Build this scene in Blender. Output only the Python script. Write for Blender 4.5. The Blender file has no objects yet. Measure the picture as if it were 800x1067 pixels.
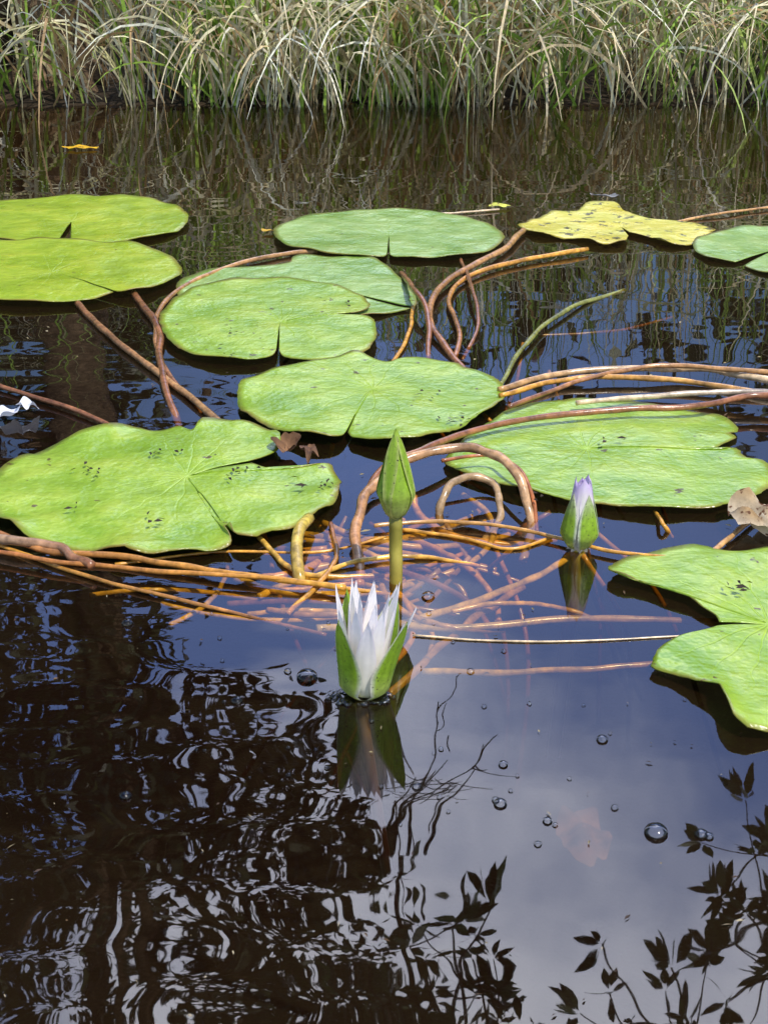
import bpy, math, random
import numpy as np
from mathutils import Vector, Matrix, noise
random.seed(7); rng=np.random.default_rng(7)
H=0.70; PITCH=math.radians(23.5); F=1540.0
sc=bpy.context.scene
sc.view_settings.view_transform='Standard'
try: sc.view_settings.look='None'
except Exception: pass
sc.view_settings.exposure=0

# ---------------------------------------------------------------- camera
cd=bpy.data.cameras.new("Camera"); cam=bpy.data.objects.new("Camera",cd); sc.collection.objects.link(cam)
cam.location=(0,0,H); cam.rotation_euler=(math.pi/2-PITCH,0,0)
cd.sensor_fit='VERTICAL'; cd.sensor_height=36; cd.lens=F/1067*36; cd.clip_end=500; cd.clip_start=0.02
sc.camera=cam

# image pixel (u,v): its sight line -> metres on the level plane z
def W(u,v,z=0.0):
    a=(u-400)/F; b=(533.5-v)/F
    d=Vector((a, math.cos(PITCH)+b*math.sin(PITCH), -math.sin(PITCH)+b*math.cos(PITCH)))
    t=(z-H)/d.z
    return Vector((d.x*t,d.y*t,z))
def above(u,v,y):
    a=(u-400)/F; b=(533.5-v)/F
    d=Vector((a, math.cos(PITCH)+b*math.sin(PITCH), -math.sin(PITCH)+b*math.cos(PITCH)))
    t=y/d.y
    return Vector((d.x*t,y,-(H+d.z*t)))

# ---------------------------------------------------------------- node helpers
def newmat(name):
    m=bpy.data.materials.new(name); m.use_nodes=True; nt=m.node_tree; nt.nodes.clear()
    return m,nt
def N(nt,t,**k):
    n=nt.nodes.new(t)
    for a,b in k.items():
        if a.startswith('i_'):
            n.inputs[a[2:].replace('_',' ')].default_value=b
        else: setattr(n,a,b)
    return n
def L(nt,a,b): nt.links.new(a,b)
def math_(nt,op,a,b=None,c=None,clamp=False):
    n=nt.nodes.new('ShaderNodeMath'); n.operation=op; n.use_clamp=clamp
    for i,x in enumerate((a,b,c)):
        if x is None: continue
        if isinstance(x,(int,float)): n.inputs[i].default_value=x
        else: nt.links.new(x,n.inputs[i])
    return n.outputs[0]
def mix_(nt,f,a,b,bt='MIX'):
    n=nt.nodes.new('ShaderNodeMix'); n.data_type='RGBA'; n.blend_type=bt
    for s,x in ((n.inputs[0],f),(n.inputs[6],a),(n.inputs[7],b)):
        if isinstance(x,(int,float)): s.default_value=x
        elif isinstance(x,tuple): s.default_value=(x+(1,))[:4]
        else: nt.links.new(x,s)
    return n.outputs[2]
def noise_(nt,vec,scale,detail=3,rough=.5):
    n=nt.nodes.new('ShaderNodeTexNoise'); n.inputs['Scale'].default_value=scale
    n.inputs['Detail'].default_value=detail; n.inputs['Roughness'].default_value=rough
    if vec is not None: nt.links.new(vec,n.inputs['Vector'])
    return n.outputs[0]
def mr_(nt,v,a,b,c=0.,d=1.,smooth=False):
    n=nt.nodes.new('ShaderNodeMapRange'); nt.links.new(v,n.inputs[0])
    if smooth: n.interpolation_type='SMOOTHSTEP'
    for i,x in enumerate((a,b,c,d)): n.inputs[i+1].default_value=x
    return n.outputs[0]
def finish(nt,col,rough=.5,spec=.5,trans=0,bump=None,bstr=.3,bdist=.01,tcol=None):
    p=N(nt,'ShaderNodeBsdfPrincipled')
    if isinstance(col,tuple): p.inputs['Base Color'].default_value=(col+(1,))[:4]
    else: L(nt,col,p.inputs['Base Color'])
    if isinstance(rough,(int,float)): p.inputs['Roughness'].default_value=rough
    else: L(nt,rough,p.inputs['Roughness'])
    p.inputs['Specular IOR Level'].default_value=spec
    if bump is not None:
        b=N(nt,'ShaderNodeBump'); b.inputs['Strength'].default_value=bstr; b.inputs['Distance'].default_value=bdist
        L(nt,bump,b.inputs['Height']); L(nt,b.outputs[0],p.inputs['Normal'])
    o=N(nt,'ShaderNodeOutputMaterial'); out=p.outputs[0]
    if trans>0:
        t=N(nt,'ShaderNodeBsdfTranslucent')
        if isinstance(col,tuple): t.inputs[0].default_value=(col+(1,))[:4]
        else: L(nt,col,t.inputs[0])
        mx=N(nt,'ShaderNodeMixShader'); mx.inputs[0].default_value=trans
        L(nt,out,mx.inputs[1]); L(nt,t.outputs[0],mx.inputs[2]); out=mx.outputs[0]
    L(nt,out,o.inputs['Surface'])
def attrmat(name,rough=.6,spec=.4,trans=0,nscale=30,lo=.7,hi=1.3,bstr=.2,bdist=.003,dark=None,det=4,plain=False):
    m,nt=newmat(name)
    a=N(nt,'ShaderNodeAttribute',attribute_name='Col')
    if plain:
        finish(nt,a.outputs[0],rough,spec,trans); return m
    tc=N(nt,'ShaderNodeTexCoord')
    n=noise_(nt,tc.outputs['Object'],nscale,det,.6)
    f=mr_(nt,n,.3,.7,lo,hi)
    c=N(nt,'ShaderNodeCombineXYZ'); 
    for i in range(3): L(nt,f,c.inputs[i])
    col=mix_(nt,1.0,a.outputs[0],c.outputs[0],'MULTIPLY')
    if dark:
        n2=noise_(nt,tc.outputs['Object'],dark[0],3,.6)
        s=mr_(nt,n2,dark[1],dark[1]+.05)
        col=mix_(nt,s,col,dark[2])
    finish(nt,col,rough,spec,trans,n,bstr,bdist)
    return m

# ---------------------------------------------------------------- mesh accumulator
class Acc:
    def __init__(s): s.v=[]; s.f=[]; s.c=[]
    def add(s,vs,fs,cs):
        o=len(s.v); s.v.extend([tuple(x) for x in vs]); s.f.extend([tuple(i+o for i in f) for f in fs])
        if isinstance(cs,tuple): cs=[cs]*len(vs)
        s.c.extend(cs)
    def build(s,name,mat,parent=None,smooth=True):
        me=bpy.data.meshes.new(name); me.from_pydata(s.v,[],s.f); me.update()
        a=me.color_attributes.new('Col','FLOAT_COLOR','POINT')
        arr=np.ones((len(s.v),4),dtype=np.float32); arr[:,:3]=np.array(s.c,dtype=np.float32)[:,:3]
        a.data.foreach_set('color',arr.ravel())
        if smooth: me.polygons.foreach_set('use_smooth',[True]*len(me.polygons))
        ob=bpy.data.objects.new(name,me); sc.collection.objects.link(ob)
        me.materials.append(mat)
        if parent: ob.parent=parent
        return ob
def empty(name,loc=(0,0,0)):
    e=bpy.data.objects.new(name,None); e.location=(0,0,0); sc.collection.objects.link(e); return e
def cr(P,n):
    P=[Vector(p) for p in P]; Q=[P[0]*2-P[1]]+P+[P[-1]*2-P[-2]]
    ls=[(P[i+1]-P[i]).length for i in range(len(P)-1)]; T=sum(ls); out=[]
    for k in range(n):
        d=T*k/(n-1); i=0
        while i<len(ls)-1 and d>ls[i]: d-=ls[i]; i+=1
        t=min(1,d/max(ls[i],1e-9)); a,b,c,e=Q[i],Q[i+1],Q[i+2],Q[i+3]
        out.append(.5*((2*b)+(c-a)*t+(2*a-5*b+4*c-e)*t*t+(3*b-a-3*c+e)*t**3))
    return out
def deep(c,z):   # light absorbed by the water with depth, baked into the vertex colour
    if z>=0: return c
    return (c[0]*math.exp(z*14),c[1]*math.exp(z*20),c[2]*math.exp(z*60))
def tube(A,P,r0,r1=None,col=(.4,.2,.1),col2=None,sides=8,n=None,wob=0.0,smoothpath=True,var=.35):
    if r1 is None: r1=r0
    if n is None: n=max(8,len(P)*7)
    pts=cr(P,n) if smoothpath else [Vector(p) for p in P]
    n=len(pts); vs=[];cs=[];fs=[]
    up=None; sd=random.random()*50
    for i,p in enumerate(pts):
        t=(pts[min(i+1,n-1)]-pts[max(i-1,0)])
        if t.length<1e-9: t=Vector((0,0,1))
        t.normalize()
        if up is None:
            up=Vector((0,0,1)) if abs(t.z)<.9 else Vector((1,0,0))
        up=(up-t*up.dot(t)).normalized(); sdv=t.cross(up)
        k=i/(n-1); r=r0+(r1-r0)*k
        off=(sdv*noise.noise(Vector((sd,k*n*.14,7)))+up*.5*noise.noise(Vector((sd,k*n*.14,17))))*r*wob*3.5
        r*=1+wob*noise.noise(Vector((sd,k*n*.25,0)))
        c=col if col2 is None else tuple(col[j]*(1-k)+col2[j]*k for j in range(3))
        m=1+var*1.6*noise.noise(Vector((sd+9,k*n*.25,3)))
        c=tuple(max(0,x*m) for x in c)
        for j in range(sides):
            a=2*math.pi*j/sides
            q=p+off+(up*math.cos(a)+sdv*math.sin(a))*r
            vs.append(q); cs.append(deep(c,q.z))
    for i in range(n-1):
        for j in range(sides):
            fs.append((i*sides+j,i*sides+(j+1)%sides,(i+1)*sides+(j+1)%sides,(i+1)*sides+j))
    fs.append(tuple(reversed(range(sides)))); fs.append(tuple(range((n-1)*sides,n*sides)))
    A.add(vs,fs,cs)

# ---------------------------------------------------------------- world + sun
tosun=Vector((0.34,-0.42,0.84)).normalized()
w=bpy.data.worlds.new("World"); sc.world=w; w.use_nodes=True; nt=w.node_tree; nt.nodes.clear()
sky=N(nt,'ShaderNodeTexSky'); sky.sky_type='NISHITA'; sky.sun_disc=False; sky.ozone_density=2.0; sky.dust_density=.5
sky.sun_elevation=math.asin(tosun.z); sky.sun_rotation=math.atan2(tosun.x,tosun.y)
hs=N(nt,'ShaderNodeHueSaturation'); hs.inputs['Saturation'].default_value=1.15; L(nt,sky.outputs[0],hs.inputs['Color'])
bg=N(nt,'ShaderNodeBackground'); bg.inputs[1].default_value=0.15; L(nt,hs.outputs[0],bg.inputs[0])
tc=N(nt,'ShaderNodeTexCoord')
nz=noise_(nt,tc.outputs['Generated'],3.6,5,.58)
dp=N(nt,'ShaderNodeVectorMath',operation='DOT_PRODUCT'); L(nt,tc.outputs['Generated'],dp.inputs[0])
cdv=Vector((0.04,.665,.745)).normalized(); dp.inputs[1].default_value=cdv
wob=math_(nt,'SUBTRACT',nz,.5)
val=math_(nt,'ADD',dp.outputs['Value'],math_(nt,'MULTIPLY',wob,.10))
cf=mr_(nt,val,.935,.995,0,1,True)
# blue layer added around the cloud to brighten the reflected sky
blue_boost=mr_(nt,math_(nt,'ADD',dp.outputs['Value'],math_(nt,'MULTIPLY',wob,.12)),.80,.93,0,.85,True)
bg3=N(nt,'ShaderNodeBackground'); bg3.inputs[0].default_value=(.27,.43,1,1); bg3.inputs[1].default_value=2.3
mx0=N(nt,'ShaderNodeMixShader'); L(nt,blue_boost,mx0.inputs[0]); L(nt,bg.outputs[0],mx0.inputs[1]); L(nt,bg3.outputs[0],mx0.inputs[2])
bg2=N(nt,'ShaderNodeBackground'); bg2.inputs[0].default_value=(.86,.88,1,1); bg2.inputs[1].default_value=6.0
mx=N(nt,'ShaderNodeMixShader'); L(nt,cf,mx.inputs[0]); L(nt,mx0.outputs[0],mx.inputs[1]); L(nt,bg2.outputs[0],mx.inputs[2])
wo=N(nt,'ShaderNodeOutputWorld'); L(nt,mx.outputs[0],wo.inputs[0])
sl=bpy.data.lights.new("sun","SUN"); sl.energy=4.5; sl.angle=math.radians(1.0); sl.color=(1,.96,.88)
so=bpy.data.objects.new("sun",sl); sc.collection.objects.link(so); so.rotation_euler=tosun.to_track_quat('Z','Y').to_euler(); so.location=(3,-4,8)

# ---------------------------------------------------------------- ground
def gz(x,y):
    wl=4.93+.10*noise.noise(Vector((x*.9,3,0)))+.04*noise.noise(Vector((x*4,7,0)))
    d=y-wl
    if d<-1: z=-.55
    elif d<0: z=-.55*((-d))**1.3
    else: z=.05*min(1,d*4)+.10*min(d,6)*.6+.02*max(0,d-6)
    return z+.025*noise.noise(Vector((x*3,y*3,0)))*(1 if d>-.8 else .3)
xs=sorted(set([round(-4.5+.09*i,3) for i in range(101)]+[-90,-50,-30,-18,-12,-9,-7,-5.5,5.5,7,9,12,18,30,50,90]))
ys=sorted(set([-90,-40,-15,-5,0,2,3]+[round(3.6+.07*i,3) for i in range(60)]+[8.2,9,10,12,15,20,30,50,90,160]))
g=Acc(); nx=len(xs)
g.add([(x,y,gz(x,y)) for y in ys for x in xs],[(j*nx+i,j*nx+i+1,(j+1)*nx+i+1,(j+1)*nx+i) for j in range(len(ys)-1) for i in range(nx-1)],
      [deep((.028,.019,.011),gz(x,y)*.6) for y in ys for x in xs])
g.build("ground",attrmat("mud_litter",.85,.2,0,14,.4,1.8,.8,.02))

# ---------------------------------------------------------------- water
m,nt=newmat("pond_water")
geo=N(nt,'ShaderNodeNewGeometry')
mp=N(nt,'ShaderNodeMapping'); mp.inputs['Scale'].default_value=(3.6,7.5,1); L(nt,geo.outputs['Position'],mp.inputs[0])
n1=noise_(nt,mp.outputs[0],1.0,1.0,.4)
mp2=N(nt,'ShaderNodeMapping'); mp2.inputs['Scale'].default_value=(12,24,1); mp2.inputs['Rotation'].default_value=(0,0,.25); L(nt,geo.outputs['Position'],mp2.inputs[0])
n2=noise_(nt,mp2.outputs[0],1.0,0.0,.4)
sep=N(nt,'ShaderNodeSeparateXYZ'); L(nt,geo.outputs['Position'],sep.inputs[0])
left=mr_(nt,math_(nt,'ADD',sep.outputs[0],math_(nt,'MULTIPLY',noise_(nt,geo.outputs['Position'],3.0,0),.3)),-.05,.35,.72,.14,True)
far=mr_(nt,sep.outputs[1],2.2,3.4,1,.22,True)
amp=math_(nt,'MULTIPLY',left,far)
amp=math_(nt,'MAXIMUM',amp,mr_(nt,sep.outputs[1],2.2,3.4,.14,.22,True))
hgt=math_(nt,'MULTIPLY',math_(nt,'ADD',math_(nt,'MULTIPLY',n1,1.0),math_(nt,'MULTIPLY',n2,.16)),amp)
bp=N(nt,'ShaderNodeBump'); bp.inputs['Strength'].default_value=1; bp.inputs['Distance'].default_value=.0042
L(nt,hgt,bp.inputs['Height'])
fr=N(nt,'ShaderNodeFresnel'); fr.inputs[0].default_value=1.70; L(nt,bp.outputs[0],fr.inputs['Normal'])
gl=N(nt,'ShaderNodeBsdfGlossy'); gl.inputs['Roughness'].default_value=.012; L(nt,bp.outputs[0],gl.inputs['Normal'])
tr=N(nt,'ShaderNodeBsdfTransparent'); tr.inputs[0].default_value=(.95,.86,.62,1)
df=N(nt,'ShaderNodeBsdfDiffuse'); df.inputs[0].default_value=(.15,.065,.03,1)
m1=N(nt,'ShaderNodeMixShader'); m1.inputs[0].default_value=.045; L(nt,tr.outputs[0],m1.inputs[1]); L(nt,df.outputs[0],m1.inputs[2])
m2=N(nt,'ShaderNodeMixShader'); L(nt,fr.outputs[0],m2.inputs[0]); L(nt,m1.outputs[0],m2.inputs[1]); L(nt,gl.outputs[0],m2.inputs[2])
o=N(nt,'ShaderNodeOutputMaterial'); L(nt,m2.outputs[0],o.inputs['Surface'])
wm=bpy.data.meshes.new("pond_water")
wm.from_pydata([(-85,-85,0),(85,-85,0),(85,7,0),(-85,7,0)],[],[(0,1,2,3)]); wm.materials.append(m)
wo_=bpy.data.objects.new("pond_water",wm); sc.collection.objects.link(wo_)

# ---------------------------------------------------------------- lily pads
def padmat(name,base,light,spotamt=.66,spotcol=(.10,.055,.02),blot=None,vs_=.10):
    m,nt=newmat(name)
    uv=N(nt,'ShaderNodeUVMap',uv_map='UVMap'); tc=N(nt,'ShaderNodeTexCoord')
    s=N(nt,'ShaderNodeSeparateXYZ'); L(nt,uv.outputs[0],s.inputs[0])
    ob=tc.outputs['Object']
    wn=noise_(nt,ob,12,2)
    ang=math_(nt,'ADD',math_(nt,'ARCTAN2',s.outputs[1],s.outputs[0]),math_(nt,'MULTIPLY',math_(nt,'SUBTRACT',wn,.5),.5))
    ln=N(nt,'ShaderNodeVectorMath',operation='LENGTH'); L(nt,uv.outputs[0],ln.inputs[0]); r=ln.outputs['Value']
    fr=math_(nt,'ABSOLUTE',math_(nt,'SUBTRACT',math_(nt,'FRACT',math_(nt,'MULTIPLY',ang,18/(2*math.pi))),.5))
    wid=math_(nt,'MULTIPLY',fr,r)
    vein=mr_(nt,wid,.0,.005,1,0,True)
    vein=math_(nt,'MULTIPLY',vein,mr_(nt,r,.0,.17,1,.05))
    vo=N(nt,'ShaderNodeTexVoronoi',feature='DISTANCE_TO_EDGE'); vo.inputs['Scale'].default_value=38; 
    wv=N(nt,'ShaderNodeVectorMath',operation='ADD'); L(nt,ob,wv.inputs[0])
    nn=N(nt,'ShaderNodeTexNoise'); nn.inputs['Scale'].default_value=30; L(nt,ob,nn.inputs['Vector'])
    sc_=N(nt,'ShaderNodeVectorMath',operation='SCALE'); L(nt,nn.outputs['Color'],sc_.inputs[0]); sc_.inputs['Scale'].default_value=.03; L(nt,sc_.outputs[0],wv.inputs[1])
    L(nt,wv.outputs[0],vo.inputs['Vector'])
    v2=mr_(nt,vo.outputs['Distance'],0,.05,1,0)
    n1=noise_(nt,ob,6,4,.65); n2=noise_(nt,ob,70,3,.6); n3=noise_(nt,ob,30,3,.7); n5=noise_(nt,ob,13,4,.65); n6=noise_(nt,ob,95,2,.6)
    c=mix_(nt,mr_(nt,n1,.35,.65),base,light)
    c=mix_(nt,mr_(nt,n5,.45,.70,0,.65),c,(min(1,light[0]*1.45+.02),light[1]*1.20,light[2]*1.8+.01))
    c=mix_(nt,mr_(nt,n5,.5,.30,0,.4),c,tuple(x*.65 for x in base))
    c=mix_(nt,mr_(nt,n2,.45,.75,0,.28),c,tuple(x*.6 for x in base))
    c=mix_(nt,math_(nt,'MULTIPLY',v2,vs_*.6),c,tuple(x*.5 for x in base))
    c=mix_(nt,math_(nt,'MULTIPLY',vein,.36),c,tuple(min(1,x*1.4+.05) for x in light))
    sp=mr_(nt,n3,spotamt,spotamt+.02)
    c=mix_(nt,math_(nt,'MULTIPLY',sp,.9),c,spotcol)
    c=mix_(nt,mr_(nt,n6,.76,.78,0,.85),c,(.05,.035,.015))
    if blot:
        n4=noise_(nt,ob,blot[0],5,.6); c=mix_(nt,mr_(nt,n4,blot[1],blot[1]+.08),c,blot[2])
    at=N(nt,'ShaderNodeAttribute',attribute_name='rim')
    rimf=mr_(nt,at.outputs['Fac'],.95,1,0,.9)
    c=mix_(nt,math_(nt,'MULTIPLY',rimf,mr_(nt,n5,.35,.6,.25,1)),c,(.20,.12,.02))
    hh=math_(nt,'ADD',math_(nt,'MULTIPLY',vein,-.25),math_(nt,'ADD',math_(nt,'MULTIPLY',n2,.15),math_(nt,'MULTIPLY',n5,3.0)))
    finish(nt,c,mr_(nt,n1,.3,.7,.22,.38),.7,.08,hh,.6,.005)
    return m
pm={'y':padmat("lily_pad_yellowgreen",(.29,.43,.010),(.37,.50,.020),.71),
    'g':padmat("lily_pad_green",(.24,.41,.025),(.34,.50,.040),.67),
    'c':padmat("lily_pad_coolgreen",(.21,.37,.05),(.30,.46,.09),.70),
    'd':padmat("lily_pad_dying",(.72,.60,.05),(.66,.66,.10),.60,(.05,.035,.02),(22,.60,(.12,.10,.02)),.3)}
def pad(C,pts,z0,mk,seed,und=.003,lift=.0045,rough=.010,name="lily_pad",tilt=(0,0)):
    Cw=W(C[0],C[1],0); O=cr([W(p[0],p[1],0) for p in pts],190); K=18
    R=sum((o-Cw).length for o in O)/len(O)
    vs=[];uvs=[];rim=[];fs=[]
    def zz(x,y,k):
        n=noise.noise(Vector((x*7+seed,y*7,0)))+.4*noise.noise(Vector((x*19+seed,y*19,8)))
        e=noise.noise(Vector((x*15+seed*3,y*15,5)))
        z=z0+und*n*(.4+k)+lift*max(0,(k-.72)/.28)**2*(e*1.5+.15)+tilt[0]*(x-Cw.x)+tilt[1]*(y-Cw.y)
        z-= .003*math.exp(-(k*6)**2)
        return max(z,.0018)
    vs.append((Cw.x,Cw.y,zz(Cw.x,Cw.y,0))); uvs.append((0,0)); rim.append(0)
    n=len(O)
    for i,o in enumerate(O):
        d=o-Cw
        ed=min(1,min(i,n-1-i)/6)
        s=1+(rough*noise.noise(Vector((i*.22,seed,0)))+rough*.6*noise.noise(Vector((i*.9,seed,4))))*ed
        for k in range(1,K+1):
            t=k/K; q=d*t*(1+(s-1)*t)
            x,y=Cw.x+q.x,Cw.y+q.y
            vs.append((x,y,zz(x,y,t*min(1,d.length/R+.1)))); uvs.append((q.x,q.y)); rim.append(t)
    for i in range(n-1):
        a=1+i*K; b=1+(i+1)*K
        fs.append((0,b,a))
        for k in range(K-1): fs.append((a+k,b+k,b+k+1,a+k+1))
    me=bpy.data.meshes.new(name); me.from_pydata(vs,[],fs)
    me.update()
    if sum(p.normal.z*p.area for p in me.polygons)<0: me.flip_normals()
    ul=me.uv_layers.new(name='UVMap')
    for lp in me.loops: ul.data[lp.index].uv=uvs[lp.vertex_index]
    at=me.attributes.new('rim','FLOAT','POINT'); at.data.foreach_set('value',rim)
    me.polygons.foreach_set('use_smooth',[True]*len(me.polygons))
    me.materials.append(pm[mk]); ob=bpy.data.objects.new(name,me); sc.collection.objects.link(ob)
    sm=ob.modifiers.new("thickness","SOLIDIFY"); sm.thickness=.0014; sm.offset=-1
    return ob
pad((75,233),[(74,256),(90,259),(110,258),(150,252),(185,244),(197,232),(185,218),(150,209),(90,206),(30,209),(-20,217),(-42,232),(-25,246),(10,254),(40,258),(58,256),(62,252)],.008,'y',1)
pad((55,290),[(123,311),(135,311),(160,306),(190,291),(180,275),(150,263),(100,257),(40,255),(-20,258),(-70,270),(-85,288),(-70,305),(-20,317),(40,321),(90,319),(112,314),(119,311.5)],.014,'y',2)
pad((405,248),[(406,270),(412,272),(440,273),(482,271),(515,262),(525,249),(505,236),(470,228),(420,223),(370,223),(320,229),(290,240),(286,250),(300,261),(340,268),(375,272),(398,272),(403,270)],.010,'c',3,lift=.005)
pad((330,300),[(432,322),(434,315),(425,300),(408,284),(385,272),(345,268),(308,270),(300,277),(270,281),(220,284),(190,295),(185,308),(200,318),(260,330),(340,335),(390,331),(428,324)],.005,'c',4)
pad((292,342),[(288,372),(284,377),(270,381),(250,382),(210,378),(178,363),(168,345),(172,330),(200,310),(240,298),(290,296),(340,303),(372,312),(384,321),(384,329),(372,334),(352,336.5),(384,339),(392,350),(390,364),(380,374),(345,382),(312,382),(296,379),(291,373)],.014,'g',5,rough=.016)
pad((388,412),[(362,457),(366,463),(374,465),(400,469),(440,466),(490,449),(522,430),(525,410),(508,400),(485,395),(470,386),(425,381),(403,386),(372,377),(345,381),(300,391),(262,402),(248,418),(255,438),(290,457),(325,464),(345,465),(357,462),(360,457)],.014,'g',6,rough=.016,lift=.007)
pad((610,472),[(750,477),(765,476),(775,486),(795,490),(806,505),(798,520),(760,533),(700,537),(630,533),(560,522),(505,507),(475,496),(462,484),(480,468),(505,450),(545,428),(600,423),(680,428),(735,434),(762,444),(768,455),(758,459),(766,464),(752,470),(746,474)],.010,'g',7,rough=.018)
pad((195,503),[(263,492),(280,497),(300,498),(322,495),(345,493),(354,508),(350,530),(320,550),(285,562),(262,572),(246,570),(240,558),(234,562),(240,577),(200,583),(140,586),(60,574),(10,558),(-14,530),(-8,505),(18,487),(60,467),(140,453),(180,452),(200,458),(212,450),(250,448),(278,454),(292,465),(290,477),(275,485),(262,489)],.012,'g',8,und=.005,rough=.018,lift=.012)
pad((800,656),[(748,659),(730,665),(700,674),(677,699),(700,711),(742,728),(752,745),(768,768),(800,772),(870,768),(960,735),(1015,690),(1020,640),(970,600),(880,579),(800,577),(770,580),(720,577),(665,583),(632,601),(650,610),(690,622),(712,628),(730,640),(744,648),(748,655)],.010,'g',9,und=.005,rough=.02,lift=.012)
pad((812,262),[(774,279),(800,287),(860,286),(915,272),(922,256),(860,242),(790,240),(740,247),(721,259),(735,271),(765,276)],.008,'c',10)
pad((645,238),[(655,246),(672,250),(700,258),(722,257),(742,246),(738,240),(700,232),(672,230),(650,222),(640,212),(615,214),(600,221),(575,224),(550,232),(540,240),(565,248),(600,252),(625,258),(648,257),(654,250)],.007,'d',11,rough=.05,und=.005)
# ---------------------------------------------------------------- stems
ST=Acc()
def px(u,v): return (W(u,v)-Vector((0,0,H))).length/F
TAN=(.50,.27,.10); BR=(.28,.11,.045); RED=(.36,.12,.04); OR=(.66,.31,.04); OL=(.22,.22,.05); PALE=(.68,.50,.30); GOLD=(.72,.42,.07)
def stem(pts,wpx,col,z=.004,col2=None,wob=.2):
    P=[W(p[0],p[1],p[2] if len(p)>2 else z) for p in pts]
    mid=pts[len(pts)//2]; r=wpx*.46*px(mid[0],mid[1])
    tube(ST,P,r,r*.85,col,col2,n=max(24,len(P)*12),wob=wob)
stem([(-30,392),(0,402),(80,428),(158,462)],6,BR,.006)
stem([(80,316),(100,335),(130,362),(180,400),(238,449)],8,BR,.006,TAN)
stem([(140,306,.0),(150,320),(165,345),(168,390),(190,455,-.01)],9,BR,.008)
stem([(330,262,.003),(300,264),(240,277),(190,300),(166,325),(163,360),(180,395),(210,430,-.01)],6,TAN,.006,BR)
stem([(545,240),(520,262),(480,283),(452,308),(452,345),(490,392,-.005)],8,TAN,.010,BR)
stem([(612,260),(540,272),(490,287),(468,310),(478,345),(470,385,-.01)],6,OR,.008,BR)
stem([(418,285,.0),(432,302,.03),(446,330,.02),(445,385,-.01)],7,BR,.01)
stem([(480,270,.0),(492,300,.02),(497,340,.01),(482,375,-.01)],5,BR,.01)
stem([(430,320),(425,350),(405,385)],5,OR,.004)
stem([(650,303,-.005),(590,323),(548,358),(520,402)],6,OL,.008)
stem([(560,350,-.02),(640,345,-.02),(700,330,-.03)],4,BR,-.02)
stem([(860,402),(800,396),(740,385),(680,384),(590,388),(520,406)],8,PALE,.016,TAN)
stem([(860,420),(800,411),(700,396),(600,394),(520,412)],7,TAN,.020,OR)
stem([(860,392),(770,386),(690,381),(620,392),(560,412),(530,424)],6,TAN,.024,BR)
stem([(860,412),(780,408),(690,412),(600,420)],7,(.33,.27,.24),.022,PALE)
stem([(860,424),(790,412),(720,424),(640,427),(520,442),(440,468,.03),(395,492,.02),(372,540,.0),(368,570,-.01)],8,BR,.024,BR)
stem([(374,610,-.01),(370,560,.01),(378,520,.03),(410,487,.045),(455,469,.055),(500,469,.055),(536,492,.045),(553,540,.0),(545,585,-.03)],11,(.42,.19,.07),.02,(.48,.29,.15))
stem([(560,555,-.01),(548,500,.03),(515,475,.03),(460,480,.03)],5,RED,.02)
stem([(458,545,-.01),(462,515,.02),(485,497,.03),(515,505,.02),(520,540,.0),(500,570,-.02)],9,(.42,.27,.14),.01)
stem([(-40,548),(0,556),(50,574),(130,580),(230,596),(360,612)],8,(.38,.15,.06),.008,OR)
stem([(-40,558),(0,568),(90,600),(200,628),(340,662,-.005)],5,OR,.003,BR)
stem([(-40,570),(0,575),(60,585),(160,595),(290,603),(420,622,-.005)],6,RED,.010,OR)
stem([(-40,556),(20,564),(60,570),(95,590)],12,(.38,.26,.16),.012,BR)
stem([(120,588,.0),(230,575),(330,575),(400,560)],4,OR,.0)
stem([(390,548),(450,543),(520,548),(580,560),(640,575),(720,582)],5,TAN,.006,OR)
stem([(420,552),(480,560),(530,572),(575,560)],4.5,OR,.002)
stem([(330,600,.001),(370,585,.004),(430,580,.003),(500,590,-.003)],6,GOLD,.002,OR)
stem([(300,640,-.004),(330,610,.002),(350,580,.004),(345,545,.004)],6,OR,.002,BR)
stem([(270,560,.0),(300,590,.003),(330,600,.002),(400,600,-.004)],7,GOLD,.002,OR)
stem([(700,560,-.01),(690,545,.01),(682,533,.0)],5,OR,.0)
stem([(740,575),(760,560),(790,535),(820,515)],6,TAN,.006)
stem([(430,662),(500,667),(600,668),(735,661)],2.4,PALE,.001)
stem([(700,232,.0),(740,224),(800,216),(860,212)],3,TAN,.006)
stem([(420,224),(470,222),(520,218)],2.5,PALE,.004)
# submerged, sweeping stems
stem([(330,655,-.01),(400,652,-.02),(480,632,-.02),(560,600,-.015),(600,575,-.01)],10,PALE,-.02,GOLD)
stem([(360,640,-.02),(460,655,-.02),(600,645,-.02),(750,648,-.02)],10,PALE,-.02,TAN)
stem([(440,700,-.04),(560,700,-.035),(700,690,-.03)],9,PALE,-.03,TAN)
stem([(405,725,-.05),(440,690,-.035),(500,640,-.025),(545,612,-.02)],10,TAN,-.02)
random.seed(23)
for i in range(30):
    # loops of slack stem lying just below the surface
    u=random.gauss(395,70); v=random.uniform(545,645); a=random.gauss(.15,.55); Lp=random.uniform(150,300)
    z=-random.uniform(.003,.022); c=random.choice([OR,OR,GOLD,GOLD,TAN,BR]); bend=random.choice([-1,1])*random.uniform(.6,2.1)
    P=[]; x,y=0.,0.; h=a; st=Lp/6
    for k in range(7):
        P.append((x,y)); x+=math.cos(h)*st; y+=math.sin(h)*st*.45; h+=bend/6
    cxm=sum(p[0] for p in P)/7; cym=sum(p[1] for p in P)/7
    stem([(u+p[0]-cxm,v+p[1]-cym,z*(.4+.35*abs(k-2))-.003*k) for k,p in enumerate(P)],random.uniform(6,10),c,wob=.12)
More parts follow.
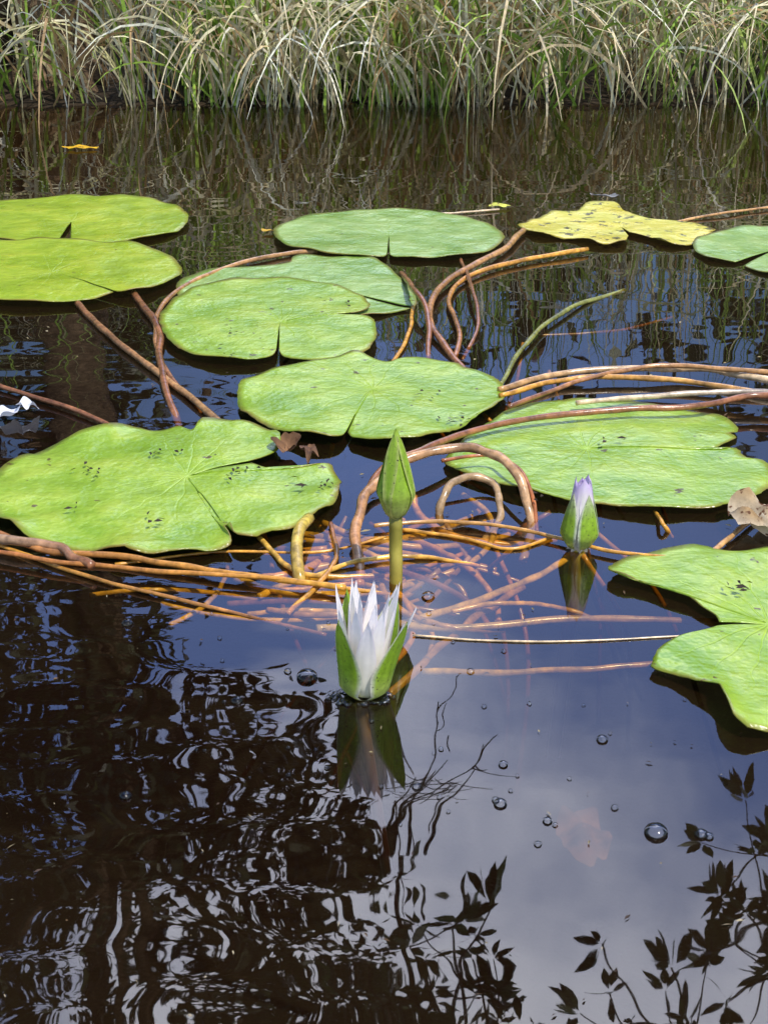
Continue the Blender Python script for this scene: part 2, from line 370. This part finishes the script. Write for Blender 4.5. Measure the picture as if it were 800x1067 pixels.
for i in range(26):
    u=random.uniform(230,640); v=random.uniform(330,600)
    p=W(u,v,-.004); q=p+Vector((random.uniform(-.25,.25),random.uniform(-.2,.2),-.3))
    mid=(p+q)/2+Vector((random.uniform(-.05,.05),random.uniform(-.05,.05),.05))
    tube(ST,[p,mid,q],.003,.003,random.choice([OR,BR,TAN]))
tube(ST,[W(322,540,.012),W(312,552,.02),W(309,575,.012),W(313,606,-.004),W(322,640,-.06)],6.5*px(312,590),6.5*px(312,590),(.58,.42,.07),(.46,.27,.06),n=30)
ST.build("lily_stems",attrmat("stem_skin",.25,.6,0,90,.5,1.4,.3,.0015))

# ---------------------------------------------------------------- flowers
sepm=attrmat("sepal_green",.38,.5,.25,160,.78,1.2,.3,.001,dark=(420,.63,(.05,.03,.03)))
petm=attrmat("petal_white_lilac",.5,.3,.35,60,.94,1.06,.15,.001)
def lathe_petal(A,M,ang,Ln,hw,rf,zf,colf,rows=14,cols=8,cupmul=1.0):
    er=Vector((math.cos(ang),math.sin(ang),0)); et=Vector((-math.sin(ang),math.cos(ang),0))
    vs=[];cs=[];fs=[]
    for i in range(rows+1):
        t=i/rows; h=hw(t); r=rf(t)
        for j in range(cols+1):
            s=-1+2*j/cols; l=s*h
            inw=min(r*.95, l*l/(2*max(r,.004))*cupmul)
            rib=.0006*math.cos(s*9)*min(1,h*200)*.5
            p=er*(r-inw+rib)+et*l+Vector((0,0,zf(t)*Ln - abs(s)**2*.004*(t)))
            vs.append(M@p); cs.append(colf(t,s))
    for i in range(rows):
        for j in range(cols):
            a=i*(cols+1)+j; fs.append((a,a+1,a+cols+2,a+cols+1))
    A.add(vs,fs,cs)
def lerp(a,b,t): t=max(0,min(1,t)); return tuple(a[i]*(1-t)+b[i]*t for i in range(3))
def sepcol(edge=(.55,.60,.45),edgeamt=1,tip=(.30,.46,.05)):
    def f(t,s):
        c=lerp((.55,.60,.18),(.30,.48,.03),t*2.6); c=lerp(c,tip,(t-.6)*2)
        st=.5+.5*math.cos(s*14); c=lerp(c,tuple(x*.72 for x in c),st*.5)
        return lerp(c,edge,edgeamt*max(0,(abs(s)-.80)/.2))
    return f
def frame(base,lean,yaw=0):
    return Matrix.Translation(base)@Matrix.Rotation(lean[0],4,'Y')@Matrix.Rotation(lean[1],4,'X')
def flower(u,v):
    e=empty("water_lily_flower"); b=W(u,v,0)
    k=px(u,v)/.0009
    M=frame(b+Vector((0,0,-.004)),(.10,.02))
    S=Acc(); P=Acc()
    def hwf(h): return lambda t: h*k*min(1,(.50+1.25*t))*max(0,1-t**2.4)**.85+.0002
    for a,op,Ln in ((-140,.017,.094),(-38,.017,.098),(52,.013,.100),(135,.012,.100)):
        lathe_petal(S,M,math.radians(a),Ln*k,hwf(.0205),lambda t,op=op:(.006+.0165*min(1,t*7)**.6+op*t**1.5)*k,lambda t:t,sepcol((.75,.72,.62)))
    def pc(t,s):
        c=lerp((.88,.88,.62),(.96,.92,.86),t*3); c=lerp(c,(.94,.86,.90),(t-.55)*1.5)
        return lerp(c,(.80,.66,.84),max(0,abs(s)-.7)*1.3)
    rr=random.Random(3)
    for ring,(n,r0,op,Ln,h) in enumerate(((7,.0165,.017,.108,.0125),(7,.012,.012,.114,.0110),(6,.007,.007,.114,.0095))):
        for i in range(n):
            a=-92+(360/n)*(i+ring*.5)+rr.uniform(-7,7); oo=op*rr.uniform(.6,1.3)
            lathe_petal(P,M,math.radians(a),Ln*k*rr.uniform(.88,1.03),hwf(h),lambda t,r0=r0,oo=oo:(.003+(r0)*min(1,t*6)**.6+oo*t**1.6)*k,lambda t:t,pc,cupmul=.6)
    S.build("sepals",sepm,e); P.build("petals",petm,e)
    T=Acc(); tube(T,[b+Vector((0,0,.004)),b+Vector((0,.0,-.03)),b+Vector((.03,.06,-.3))],.006,.006,(.3,.2,.06)); T.build("stalk",attrmat("stalk_skin",.4),e)
flower(378,722)
def bud(u,v,stalkpx,hpx,wpx,tipcol,lean=(0,0),open_=0,nm="water_lily_bud"):
    e=empty(nm); b=W(u,v,0); k=px(u,v); c=math.cos(math.radians(25))
    z0=stalkpx*k/c; Hh=hpx*k/c; R=wpx*.5*k
    top=b+Vector((0,0,z0)); M=frame(top,lean)
    S=Acc(); Pp=Acc()
    def rf(t,off=0): 
        if t<.3: return R*(.25+.75*min(1,t/.30)**.55)+off
        return R*((1-open_)*(1-((t-.30)/.70))**.85+open_*(1-.25*(t-.3)/.7))+off
    if open_:
        for i in range(8):
            a=math.radians(45*i-90)
            lathe_petal(Pp,M,a,Hh*(1.0-.05*(i%3)),lambda t:R*.62*max(0,1-t**5)**.6+.0002,lambda t:max(.0006,rf(t)*.86*(1-.12*t)),lambda t:t,lambda t,s:lerp((.92,.88,.84),(.66,.50,.82),(t-.72)*3.2+.3*abs(s)),rows=18)
        Pp.build("petals",petm,e)
    for i in range(4):
        a=math.radians((-60 if open_ else -70)+90*i)
        Ls=Hh*(1.0 if not open_ else .80)
        lathe_petal(S,M,a,Ls,lambda t:R*(.98 if not open_ else .74)*(min(1,.35+2.2*t))*max(0,(1-t**2.2))**.75+.0002,lambda t,i=i:max(.0008,rf(t,.0004*(i%2))*(1.04 if open_ else 1)),lambda t:t,
            sepcol((.55,.55,.20) if not open_ else (.85,.80,.80),.7,tip=(.34,.48,.05) if not open_ else tipcol),rows=18,cols=10)
    S.build("sepals",sepm,e)
    T=Acc()
    rs=6.5*k if stalkpx>5 else R*.4
    tube(T,[top+Vector((0,0,.006)),b+Vector((0,0,z0*.5)),b+Vector((0,0,-.01)),b+Vector((-.01,.04,-.3))],rs*1.05,rs,(.36,.32,.05),(.34,.18,.06),n=24)
    T.build("stalk",attrmat("stalk_skin",.4),e)
bud(412,606,66,88,38,(.2,.3,.04))
bud(602,572,0,74,38,(.55,.56,.42),(.02,0),open_=.7)

# ---------------------------------------------------------------- floating odds and ends
def crumple(name,C,ru,rv,col,col2,seed,amp=.01,z0=.006,mat=None):
    A=Acc(); c=W(C[0],C[1],0); a=ru*px(*C); b=rv*px(*C)/math.sin(PITCH)
    vs=[(c.x,c.y,z0+amp*.5)]; cs=[col]; n=36;K=8
    for i in range(n):
        th=2*math.pi*i/n
        rr=1+.38*noise.noise(Vector((math.cos(th)*1.6+seed,math.sin(th)*1.6,0)))
        for k in range(1,K+1):
            t=k/K; x=c.x+a*rr*t*math.cos(th); y=c.y+b*rr*t*math.sin(th)
            zn=noise.noise(Vector((x*45+seed,y*45,0)))
            vs.append((x,y,(max(.001,z0+amp*(zn+.5)*(.3+t*.7)) if z0>0 else z0+amp*zn))); cs.append(lerp(col,col2,.5+zn))
    fs=[]
    for i in range(n):
        p=1+i*K;q=1+((i+1)%n)*K; fs.append((0,p,q))
        for k in range(K-1): fs.append((p+k,p+k+1,q+k+1,q+k))
    A.add(vs,fs,cs); return A.build(name,mat)
deadm=attrmat("dead_leaf",.7,.3,.15,60,.6,1.3,.5,.003,dark=(90,.60,(.12,.05,.02)))
crumple("dead_leaf",(792,555),42,16,(.62,.54,.40),(.35,.22,.10),3,.03,.01,deadm)
crumple("dead_leaf",(299,475),13,10,(.25,.13,.06),(.12,.06,.03),5,.02,.01,deadm)
crumple("dead_leaf",(322,482),9,9,(.22,.11,.05),(.1,.05,.03),8,.02,.01,deadm)
crumple("fallen_yellow_leaf",(85,156),18,2.4,(.85,.50,.02),(.75,.42,.02),9,.006,.004,deadm)
crumple("fallen_yellow_leaf",(519,217),11,3,(.72,.70,.12),(.6,.6,.1),10,.006,.004,deadm)
crumple("fallen_yellow_leaf",(279,243),7,2,(.72,.45,.05),(.5,.3,.05),12,.006,.004,deadm)
crumple("dead_leaf",(630,208),15,3,(.3,.3,.3),(.2,.2,.2),14,.01,.006,deadm)
crumple("submerged_leaf",(612,808),26,18,(.11,.05,.03),(.05,.022,.012),15,.02,-.06,attrmat("sunken_leaf",.9,.1,0,60,.3,1.3))  # leaf colours already dimmed for light lost in the water above
whitem=attrmat("white_petal",.5,.3,.2,60,.95,1.05)
crumple("fallen_white_petals",(12,437),11,5,(.85,.85,.88),(.75,.75,.8),16,.015,.004,whitem)
crumple("fallen_white_petals",(30,432),10,5,(.85,.85,.88),(.75,.75,.8),19,.02,.006,whitem)
D=Acc(); random.seed(5)
for i in range(230):
    u=random.uniform(0,800); v=random.choice([random.uniform(230,700),random.uniform(330,640),random.uniform(640,1060)])
    p=W(u,v,.0015 if v>600 else .0022); s=random.uniform(.0006,.0028)*(1.3 if v<600 else .7); a=random.uniform(0,6.28)
    d=Vector((math.cos(a),math.sin(a),0))*s*random.uniform(1,2.6); q=Vector((-math.sin(a),math.cos(a),0))*s*.5
    c=random.choice([(.05,.03,.02),(.12,.07,.03),(.4,.33,.2),(.25,.2,.1)])
    D.add([p-d,p+q+Vector((0,0,.001)),p+d,p-q],[(0,1,2,3)],c)
for (u,v,n) in ((92,490,9),(165,470,7),(250,490,10),(335,505,9),(255,345,3),(240,365,5),(770,610,8),(350,312,4),(480,437,9),(330,560,4),(560,515,3),(160,540,4),(80,530,3),(440,410,4),(640,460,4)):
    for k in range(n):
        p=W(u+random.gauss(0,9),v+random.gauss(0,3.5),.019 if v<500 else .020); s=random.uniform(.0015,.004); a=random.uniform(0,6.28)
        d=Vector((math.cos(a),math.sin(a),0))*s*random.uniform(1,2.4); q=Vector((-math.sin(a),math.cos(a),0))*s*.6
        D.add([p-d,p+q+Vector((0,0,.002)),p+d,p-q],[(0,1,2,3)],(.035,.022,.015))
D.build("floating_debris",attrmat("debris",.8),None,False)
m,nt=newmat("bubble_film")
fr=N(nt,'ShaderNodeFresnel'); fr.inputs[0].default_value=1.6
gl=N(nt,'ShaderNodeBsdfGlossy'); gl.inputs['Roughness'].default_value=.08
tr=N(nt,'ShaderNodeBsdfTransparent'); m2=N(nt,'ShaderNodeMixShader'); L(nt,fr.outputs[0],m2.inputs[0]); L(nt,tr.outputs[0],m2.inputs[1]); L(nt,gl.outputs[0],m2.inputs[2])
o=N(nt,'ShaderNodeOutputMaterial'); L(nt,m2.outputs[0],o.inputs[0])
B=Acc()
def bubble(u,v,rp):
    c=W(u,v,0); r=rp*px(u,v); vs=[];fs=[];n=20;K=7
    for k in range(K):
        ph=math.pi/2*k/K
        for i in range(n):
            a=2*math.pi*i/n; vs.append(c+Vector((math.cos(a)*math.cos(ph)*r,math.sin(a)*math.cos(ph)*r,math.sin(ph)*r*.75+.0006)))
    vs.append(c+Vector((0,0,r*.75+.0006)))
    for k in range(K-1):
        for i in range(n): fs.append((k*n+i,k*n+(i+1)%n,(k+1)*n+(i+1)%n,(k+1)*n+i))
    for i in range(n): fs.append(((K-1)*n+i,(K-1)*n+(i+1)%n,K*n))
    B.add(vs,fs,(1,1,1))
for b in ((683,868,12),(730,870,7),(738,872,5),(320,706,11),(247,731,6),(521,838,7),(627,771,6),(570,856,5),(434,820,5),(524,797,5),(446,622,7),(300,700,4),(131,830,6),(640,842,4),(560,880,4),(490,700,4),(133,650,6),(516,834,4),(578,860,3)): bubble(*b)
random.seed(8)
for i in range(110):
    a=random.uniform(0,6.28); bubble(376+math.cos(a)*random.uniform(22,34),727+math.sin(a)*random.uniform(5,10),random.uniform(1.2,4))
for i in range(40): bubble(random.gauss(400,130),random.uniform(610,860),random.uniform(1.2,3))
B.build("water_bubbles",m)

# ---------------------------------------------------------------- bank grass
rs=np.random.default_rng(4)
def blades(n,xr,yr,Lr,wr,kind,rs):
    x=rs.uniform(xr[0],xr[1],n)
    cx=rs.uniform(xr[0],xr[1],n//40+1); x=np.where(rs.random(n)<.7,cx[rs.integers(0,len(cx),n)]+rs.normal(0,.07,n),x)
    y=yr[0]+(yr[1]-yr[0])*rs.random(n)**1.4
    keep=~((x>-1.36)&(x<-.84)&(y<5.45)&(rs.random(n)<(.8 if kind!='over' else .5))); x=x[keep]; y=y[keep]; n=len(x)
    Ln=rs.uniform(Lr[0],Lr[1],n); wd=rs.uniform(wr[0],wr[1],n)*.5
    az=rs.uniform(0,2*np.pi,n)
    if kind=='droop': l0=rs.uniform(.05,.6,n); l1=rs.uniform(1.3,2.9,n)
    elif kind=='up': l0=rs.uniform(0,.22,n); l1=rs.uniform(.1,.9,n)
    elif kind=='over': az=rs.uniform(-2.6,-.5,n); l0=rs.uniform(.2,.8,n); l1=rs.uniform(1.9,3.0,n)
    else: l0=rs.uniform(.5,1.3,n); l1=l0+rs.uniform(.2,1.2,n)
    tw=rs.uniform(-1.4,1.4,n); S=8
    P=np.stack([x,y,np.array([gz(a,b) for a,b in zip(x,y)])-.01],1)
    if kind=='flop': P[:,2]+=rs.uniform(0,.35,n)
    V=np.zeros((n,S+1,2,3)); 
    # dead blades kink part-way
    kk=rs.uniform(.3,.8,n); ka=np.where(rs.random(n)<.35,rs.uniform(.6,1.6,n),0)*(kind!='up')
    for s in range(S+1):
        t=s/S; ln=l0+(l1-l0)*t**1.5+np.where(t>kk,ka,0)*.6
        d=np.stack([np.sin(ln)*np.cos(az),np.sin(ln)*np.sin(az),np.cos(ln)],1)
        pp=np.stack([-np.sin(az),np.cos(az),np.zeros(n)],1); nn=np.cross(d,pp)
        a=tw+t*1.0; wv=pp*np.cos(a)[:,None]+nn*np.sin(a)[:,None]
        ws=(wd*(min(1,.55+t*1.5))*(1-t**2.5)+.0004)[:,None]
        V[:,s,0]=P-wv*ws; V[:,s,1]=P+wv*ws
        P=P+d*(Ln/S)[:,None]
    return V
GREEN=np.array([(.20,.33,.04),(.28,.42,.06),(.14,.24,.03),(.36,.46,.11)]); STRAW=np.array([(.78,.67,.46),(.62,.50,.30),(.40,.26,.12),(.84,.78,.62),(.50,.47,.24),(.68,.63,.42)])
allV=[];allC=[]
def addset(V,pal,jit=.25):
    n=V.shape[0]; c=pal[rs.integers(0,len(pal),n)]*(1+rs.uniform(-jit,jit,(n,1)))
    c=np.clip(c,0,.85)
    C=np.repeat(c[:,None,:],V.shape[1]*2,axis=1).reshape(n,V.shape[1],2,3)
    allV.append(V); allC.append(C)
XR=(-4,4)
addset(blades(1500,XR,(4.94,6.6),(.7,1.25),(.006,.013),'up',rs),GREEN)
addset(blades(2200,XR,(4.90,6.4),(.6,1.2),(.005,.013),'droop',rs),STRAW)
addset(blades(900,XR,(4.90,6.2),(.5,1.0),(.006,.013),'droop',rs),GREEN)
addset(blades(2000,XR,(4.92,6.0),(.15,.5),(.004,.010),'flop',rs),STRAW)
addset(blades(1000,XR,(4.86,5.15),(.5,1.0),(.005,.012),'over',rs),STRAW)
addset(blades(300,XR,(4.86,5.2),(.5,1.0),(.005,.012),'over',rs),GREEN)
addset(blades(1500,XR,(4.92,6.2),(.5,1.1),(.005,.010),'up',rs),STRAW)
addset(blades(190,(-.70,.20),(4.88,5.15),(.6,1.0),(.008,.015),'up',rs),GREEN[1:2]*1.2)
V=np.concatenate(allV); C=np.concatenate(allC); n,S1=V.shape[:2]
base=(np.arange(n)*S1*2)[:,None]; s=np.arange(S1-1)[None,:]*2
f=np.stack([base+s,base+s+1,base+s+3,base+s+2],-1).reshape(-1,4)
def npmesh(name,V,f,C,mat,parent=None):
    me=bpy.data.meshes.new(name); me.from_pydata(V.reshape(-1,3).tolist(),[],f.tolist()); me.update()
    a=me.color_attributes.new('Col','FLOAT_COLOR','POINT'); arr=np.ones((V.reshape(-1,3).shape[0],4),dtype=np.float32); arr[:,:3]=C.reshape(-1,3); a.data.foreach_set('color',arr.ravel())
    me.polygons.foreach_set('use_smooth',[True]*len(me.polygons)); me.materials.append(mat)
    ob=bpy.data.objects.new(name,me); sc.collection.objects.link(ob)
    if parent: ob.parent=parent
    return ob
npmesh("bank_grass",V,f,C,attrmat("grass_blades",.5,.4,.22,40,.7,1.3,.1,det=2))

# ---------------------------------------------------------------- trees
def leafcloud(ells,size,pal,rs,asp=.42,shell=.5):
    out=[];cc=[]
    for (x,y,z,rx,ry,rz,n) in ells:
        d=rs.normal(size=(n,3)); d/=np.linalg.norm(d,axis=1)[:,None]
        r=rs.random(n)**shell
        c0=d*r[:,None]*np.array([rx,ry,rz])
        k=max(6,n//34); ci=rs.integers(0,k,n); cl=c0[:k][ci]+rs.normal(0,.085,(n,3))
        P=np.array([x,y,z])+np.where(rs.random((n,1))<.85,cl,c0)
        a=rs.normal(size=(n,3)); a/=np.linalg.norm(a,axis=1)[:,None]; b=np.cross(a,rs.normal(size=(n,3))); b/=np.linalg.norm(b,axis=1)[:,None]
        Ls=(size*rs.uniform(.7,1.3,n)*.5)[:,None]; nn=np.cross(a,b)
        Q=np.stack([P-a*Ls,P+b*Ls*asp-a*Ls*.15+nn*Ls*.12,P+a*Ls,P-b*Ls*asp-a*Ls*.15+nn*Ls*.12],1)
        out.append(Q); c=pal[rs.integers(0,len(pal),n)]*(1+rs.uniform(-.3,.3,(n,1))); cc.append(np.repeat(c[:,None,:],4,axis=1))
    V=np.concatenate(out); C=np.concatenate(cc); f=np.arange(V.shape[0]*4).reshape(-1,4)
    return V,f,C
LP=np.array([(.05,.07,.02),(.07,.09,.03),(.035,.05,.015),(.09,.10,.04)])
leafm=attrmat("tree_leaf",.45,.4,0,plain=True); barkm=attrmat("tree_bark",.9,.2,0,25,.35,1.6,1.0,.03)
BK=(.13,.085,.05)
t=empty("bank_tree")
E=[(-1.5,6,2.0,.95,.7,.65,2000),(-1.6,6,3.0,1.1,.8,.7,2000),(-.65,6,3.3,.55,.6,.5,700),(-.4,6,4.15,.75,.7,.5,1200),(-1.7,6.2,4.2,1.2,.8,.8,1600),
   (-.05,6,4.95,.75,.7,.5,1100),(-1.4,6.3,5.3,1.3,.9,.7,1600),(-3,6.3,3.2,1.1,.9,1.0,1400),(-3.1,6.5,4.8,1.2,.9,.9,1300),(-2.8,6.3,1.9,.9,.8,.7,1400),(-.8,6,6.2,1.3,1,.8,1200)]
npmesh("leaves",*leafcloud(E,.11,LP,np.random.default_rng(1)),leafm,t)
T=Acc(); tr0=Vector((-1.10,5.16,-.05))
tube(T,[tr0,(-1.11,5.22,.5),(-1.2,5.5,1.3),(-1.25,5.9,2.4),(-1.4,6.0,3.6),(-1.5,6.2,5.0)],.14,.05,BK,sides=16,n=60,wob=.12)
tube(T,[(-1.32,5.35,-.05),(-1.34,5.4,.3),(-1.22,5.6,.9),(-1.22,5.8,1.6)],.06,.05,BK,sides=10,n=30,wob=.1)
for e in E:
    tube(T,[(-1.25,5.85,min(e[2]-.5,3.2)),((-1.25+e[0])/2,5.95,e[2]-.25),(e[0],e[1],e[2]+.1)],.045,.012,BK,n=20,wob=.2)
for a in range(7):
    an=a*.9; tube(T,[tr0+Vector((0,0,.22)),tr0+Vector((math.cos(an)*.16,math.sin(an)*.12,.10)),tr0+Vector((math.cos(an)*.28,math.sin(an)*.2,-.03))],.05,.02,BK,n=12,wob=.1)
T.build("trunk",barkm,t)
t=empty("overhanging_tree"); T=Acc(); LV=[];LC=[]
rr=random.Random(6)
def leaf(p,d,ln,wd):
    d=d.normalized(); s=d.cross(Vector((rr.gauss(0,1),rr.gauss(0,1),rr.gauss(0,1)))).normalized(); nrm=d.cross(s)
    pts=[p,p+d*ln*.3+s*wd*.45+nrm*wd*.1,p+d*ln*.65+s*wd*.42+nrm*wd*.1,p+d*ln,p+d*ln*.65-s*wd*.42+nrm*wd*.1,p+d*ln*.3-s*wd*.45+nrm*wd*.1]
    LV.append(pts); c=rr.choice([(.05,.09,.02),(.07,.11,.03),(.04,.06,.02)]); LC.append(c)
def rosette(p,d,n,ln=.10):
    for i in range(n):
        v=(d.normalized()+Vector((rr.gauss(0,.75),rr.gauss(0,.75),rr.gauss(0,.75)))); leaf(p+v*.01,v,ln*rr.uniform(.7,1.15),ln*.36)
def spray(a,b,nr,n=7,r=.010,ln=.10):
    mid=(a+b)/2+Vector((rr.uniform(-.1,.1),rr.uniform(-.1,.1),rr.uniform(-.02,.12)))
    pts=cr([a,mid,b],12); tube(T,[a,mid,b],r,.003,(.06,.045,.03),sides=6,n=14)
    for k in range(nr):
        i=rr.randint(4,11); p=pts[i]; q=p+Vector((rr.gauss(0,.13),rr.gauss(0,.13),rr.gauss(-.02,.11)))
        tube(T,[p,(p+q)/2+Vector((0,0,.02)),q],.004,.002,(.06,.045,.03),sides=5,n=6); rosette(q,q-p,n,ln)
    rosette(b,b-mid,n,ln)
Y=4.0; hub=Vector((2.3,4.5,3.4))
tube(T,[(3.3,5.6,-.05),(3.25,5.6,1.2),(3.0,5.3,2.4),hub,(1.2,4.2,3.7),(.3,4.1,3.9)],.16,.03,BK,sides=12,n=60,wob=.1)
tube(T,[(3.0,5.3,2.4),(2.2,4.8,2.6),(1.7,4.2,2.7)],.05,.015,BK,n=20)
h2=Vector((1.2,4.2,3.7)); h3=Vector((.3,4.1,3.9)); h4=Vector((1.7,4.2,2.7))
for (u,v,src,nr) in ((632,985,h2,1),(608,1048,h2,2),(640,1030,h2,1),(515,935,h3,2),(480,950,h3,2),(500,1010,h3,6),(460,1040,h3,7),(440,980,h3,5),(520,1050,h3,6),(410,1060,h3,7),
        (790,890,h4,2),(780,960,h4,5),(740,985,h4,5),(760,1040,h4,8),(800,1010,h4,8),(720,1055,h2,6),(840,930,h4,7),(860,1000,h4,8),(700,1000,h2,2),(810,870,h4,3),(380,1000,h3,5),(360,1050,h3,6)):
    spray(src,above(u,v,Y+rr.uniform(-.25,.25)),nr,7)
for (u,v) in ((460,740),(470,770),(520,760),(500,790),(440,800),(480,820)):
    a=above(430+rr.uniform(-20,20),890,4.3); b=above(u,v,4.3); m_=(a+b)/2+Vector((rr.uniform(-.06,.06),0,rr.uniform(-.05,.05)))
    tube(T,[a,m_,b],.006,.002,(.05,.04,.03),sides=5,n=12)
    for k in range(6):
        p=a.lerp(b,rr.uniform(.3,.95)); q=p+Vector((rr.gauss(0,.1),rr.gauss(0,.1),rr.gauss(-.05,.08))); tube(T,[p,(p+q)/2+Vector((0,0,.015)),q],.003,.0015,(.05,.04,.03),sides=5,n=6)
tube(T,[h3,above(430,960,4.2),above(430,890,4.3)],.014,.007,(.06,.045,.03),sides=6,n=12)
T.build("trunk",barkm,t)
LVn=np.array([[tuple(p) for p in q] for q in LV]); LCn=np.repeat(np.array(LC)[:,None,:],6,axis=1)
npmesh("leaves",LVn,np.arange(LVn.shape[0]*6).reshape(-1,6),LCn,leafm,t)
t=empty("distant_trees"); E=[]
rs=np.random.default_rng(9)
for i in range(60):
    x=-13+26*i/59+rs.uniform(-.3,.3); top=2.0+.5*math.sin(i*1.3)+rs.uniform(-.35,.35)+(.9 if x<-1.2 else 0)+(.5 if x>3 else 0)
    E.append((x,9+rs.uniform(-.8,.8),top*.5,.75,.6,top*.55,400))
npmesh("leaves",*leafcloud(E,.17,LP*.9,rs),leafm,t)
T=Acc()
for i in range(26):
    x=-12+24*i/25+rs.uniform(-.3,.3); y=9.3+rs.uniform(-.5,.5); tube(T,[(x,y,0),(x+rs.uniform(-.2,.2),y,1.2),(x+rs.uniform(-.4,.4),y,2.4)],.08,.03,BK,n=12)
nX=120; vs=[];fs=[]
for i in range(nX+1):
    x=-14+28*i/nX
    for k in range(7):
        q=k/6; h=1.85+.35*noise.noise(Vector((x*.8,1,0)))+(.7 if x<-1.2 else 0)
        vs.append((x+.2*noise.noise(Vector((x*2,q*4,0))),10.2-.5*math.sin(q*3)+.4*noise.noise(Vector((x*1.5,q*5,3))),h*q))
for i in range(nX):
    for k in range(6): a=i*7+k; fs.append((a,a+7,a+8,a+1))
T.add(vs,fs,(.02,.03,.012))
T.build("trunks_and_understorey",barkm,t)
print("done")
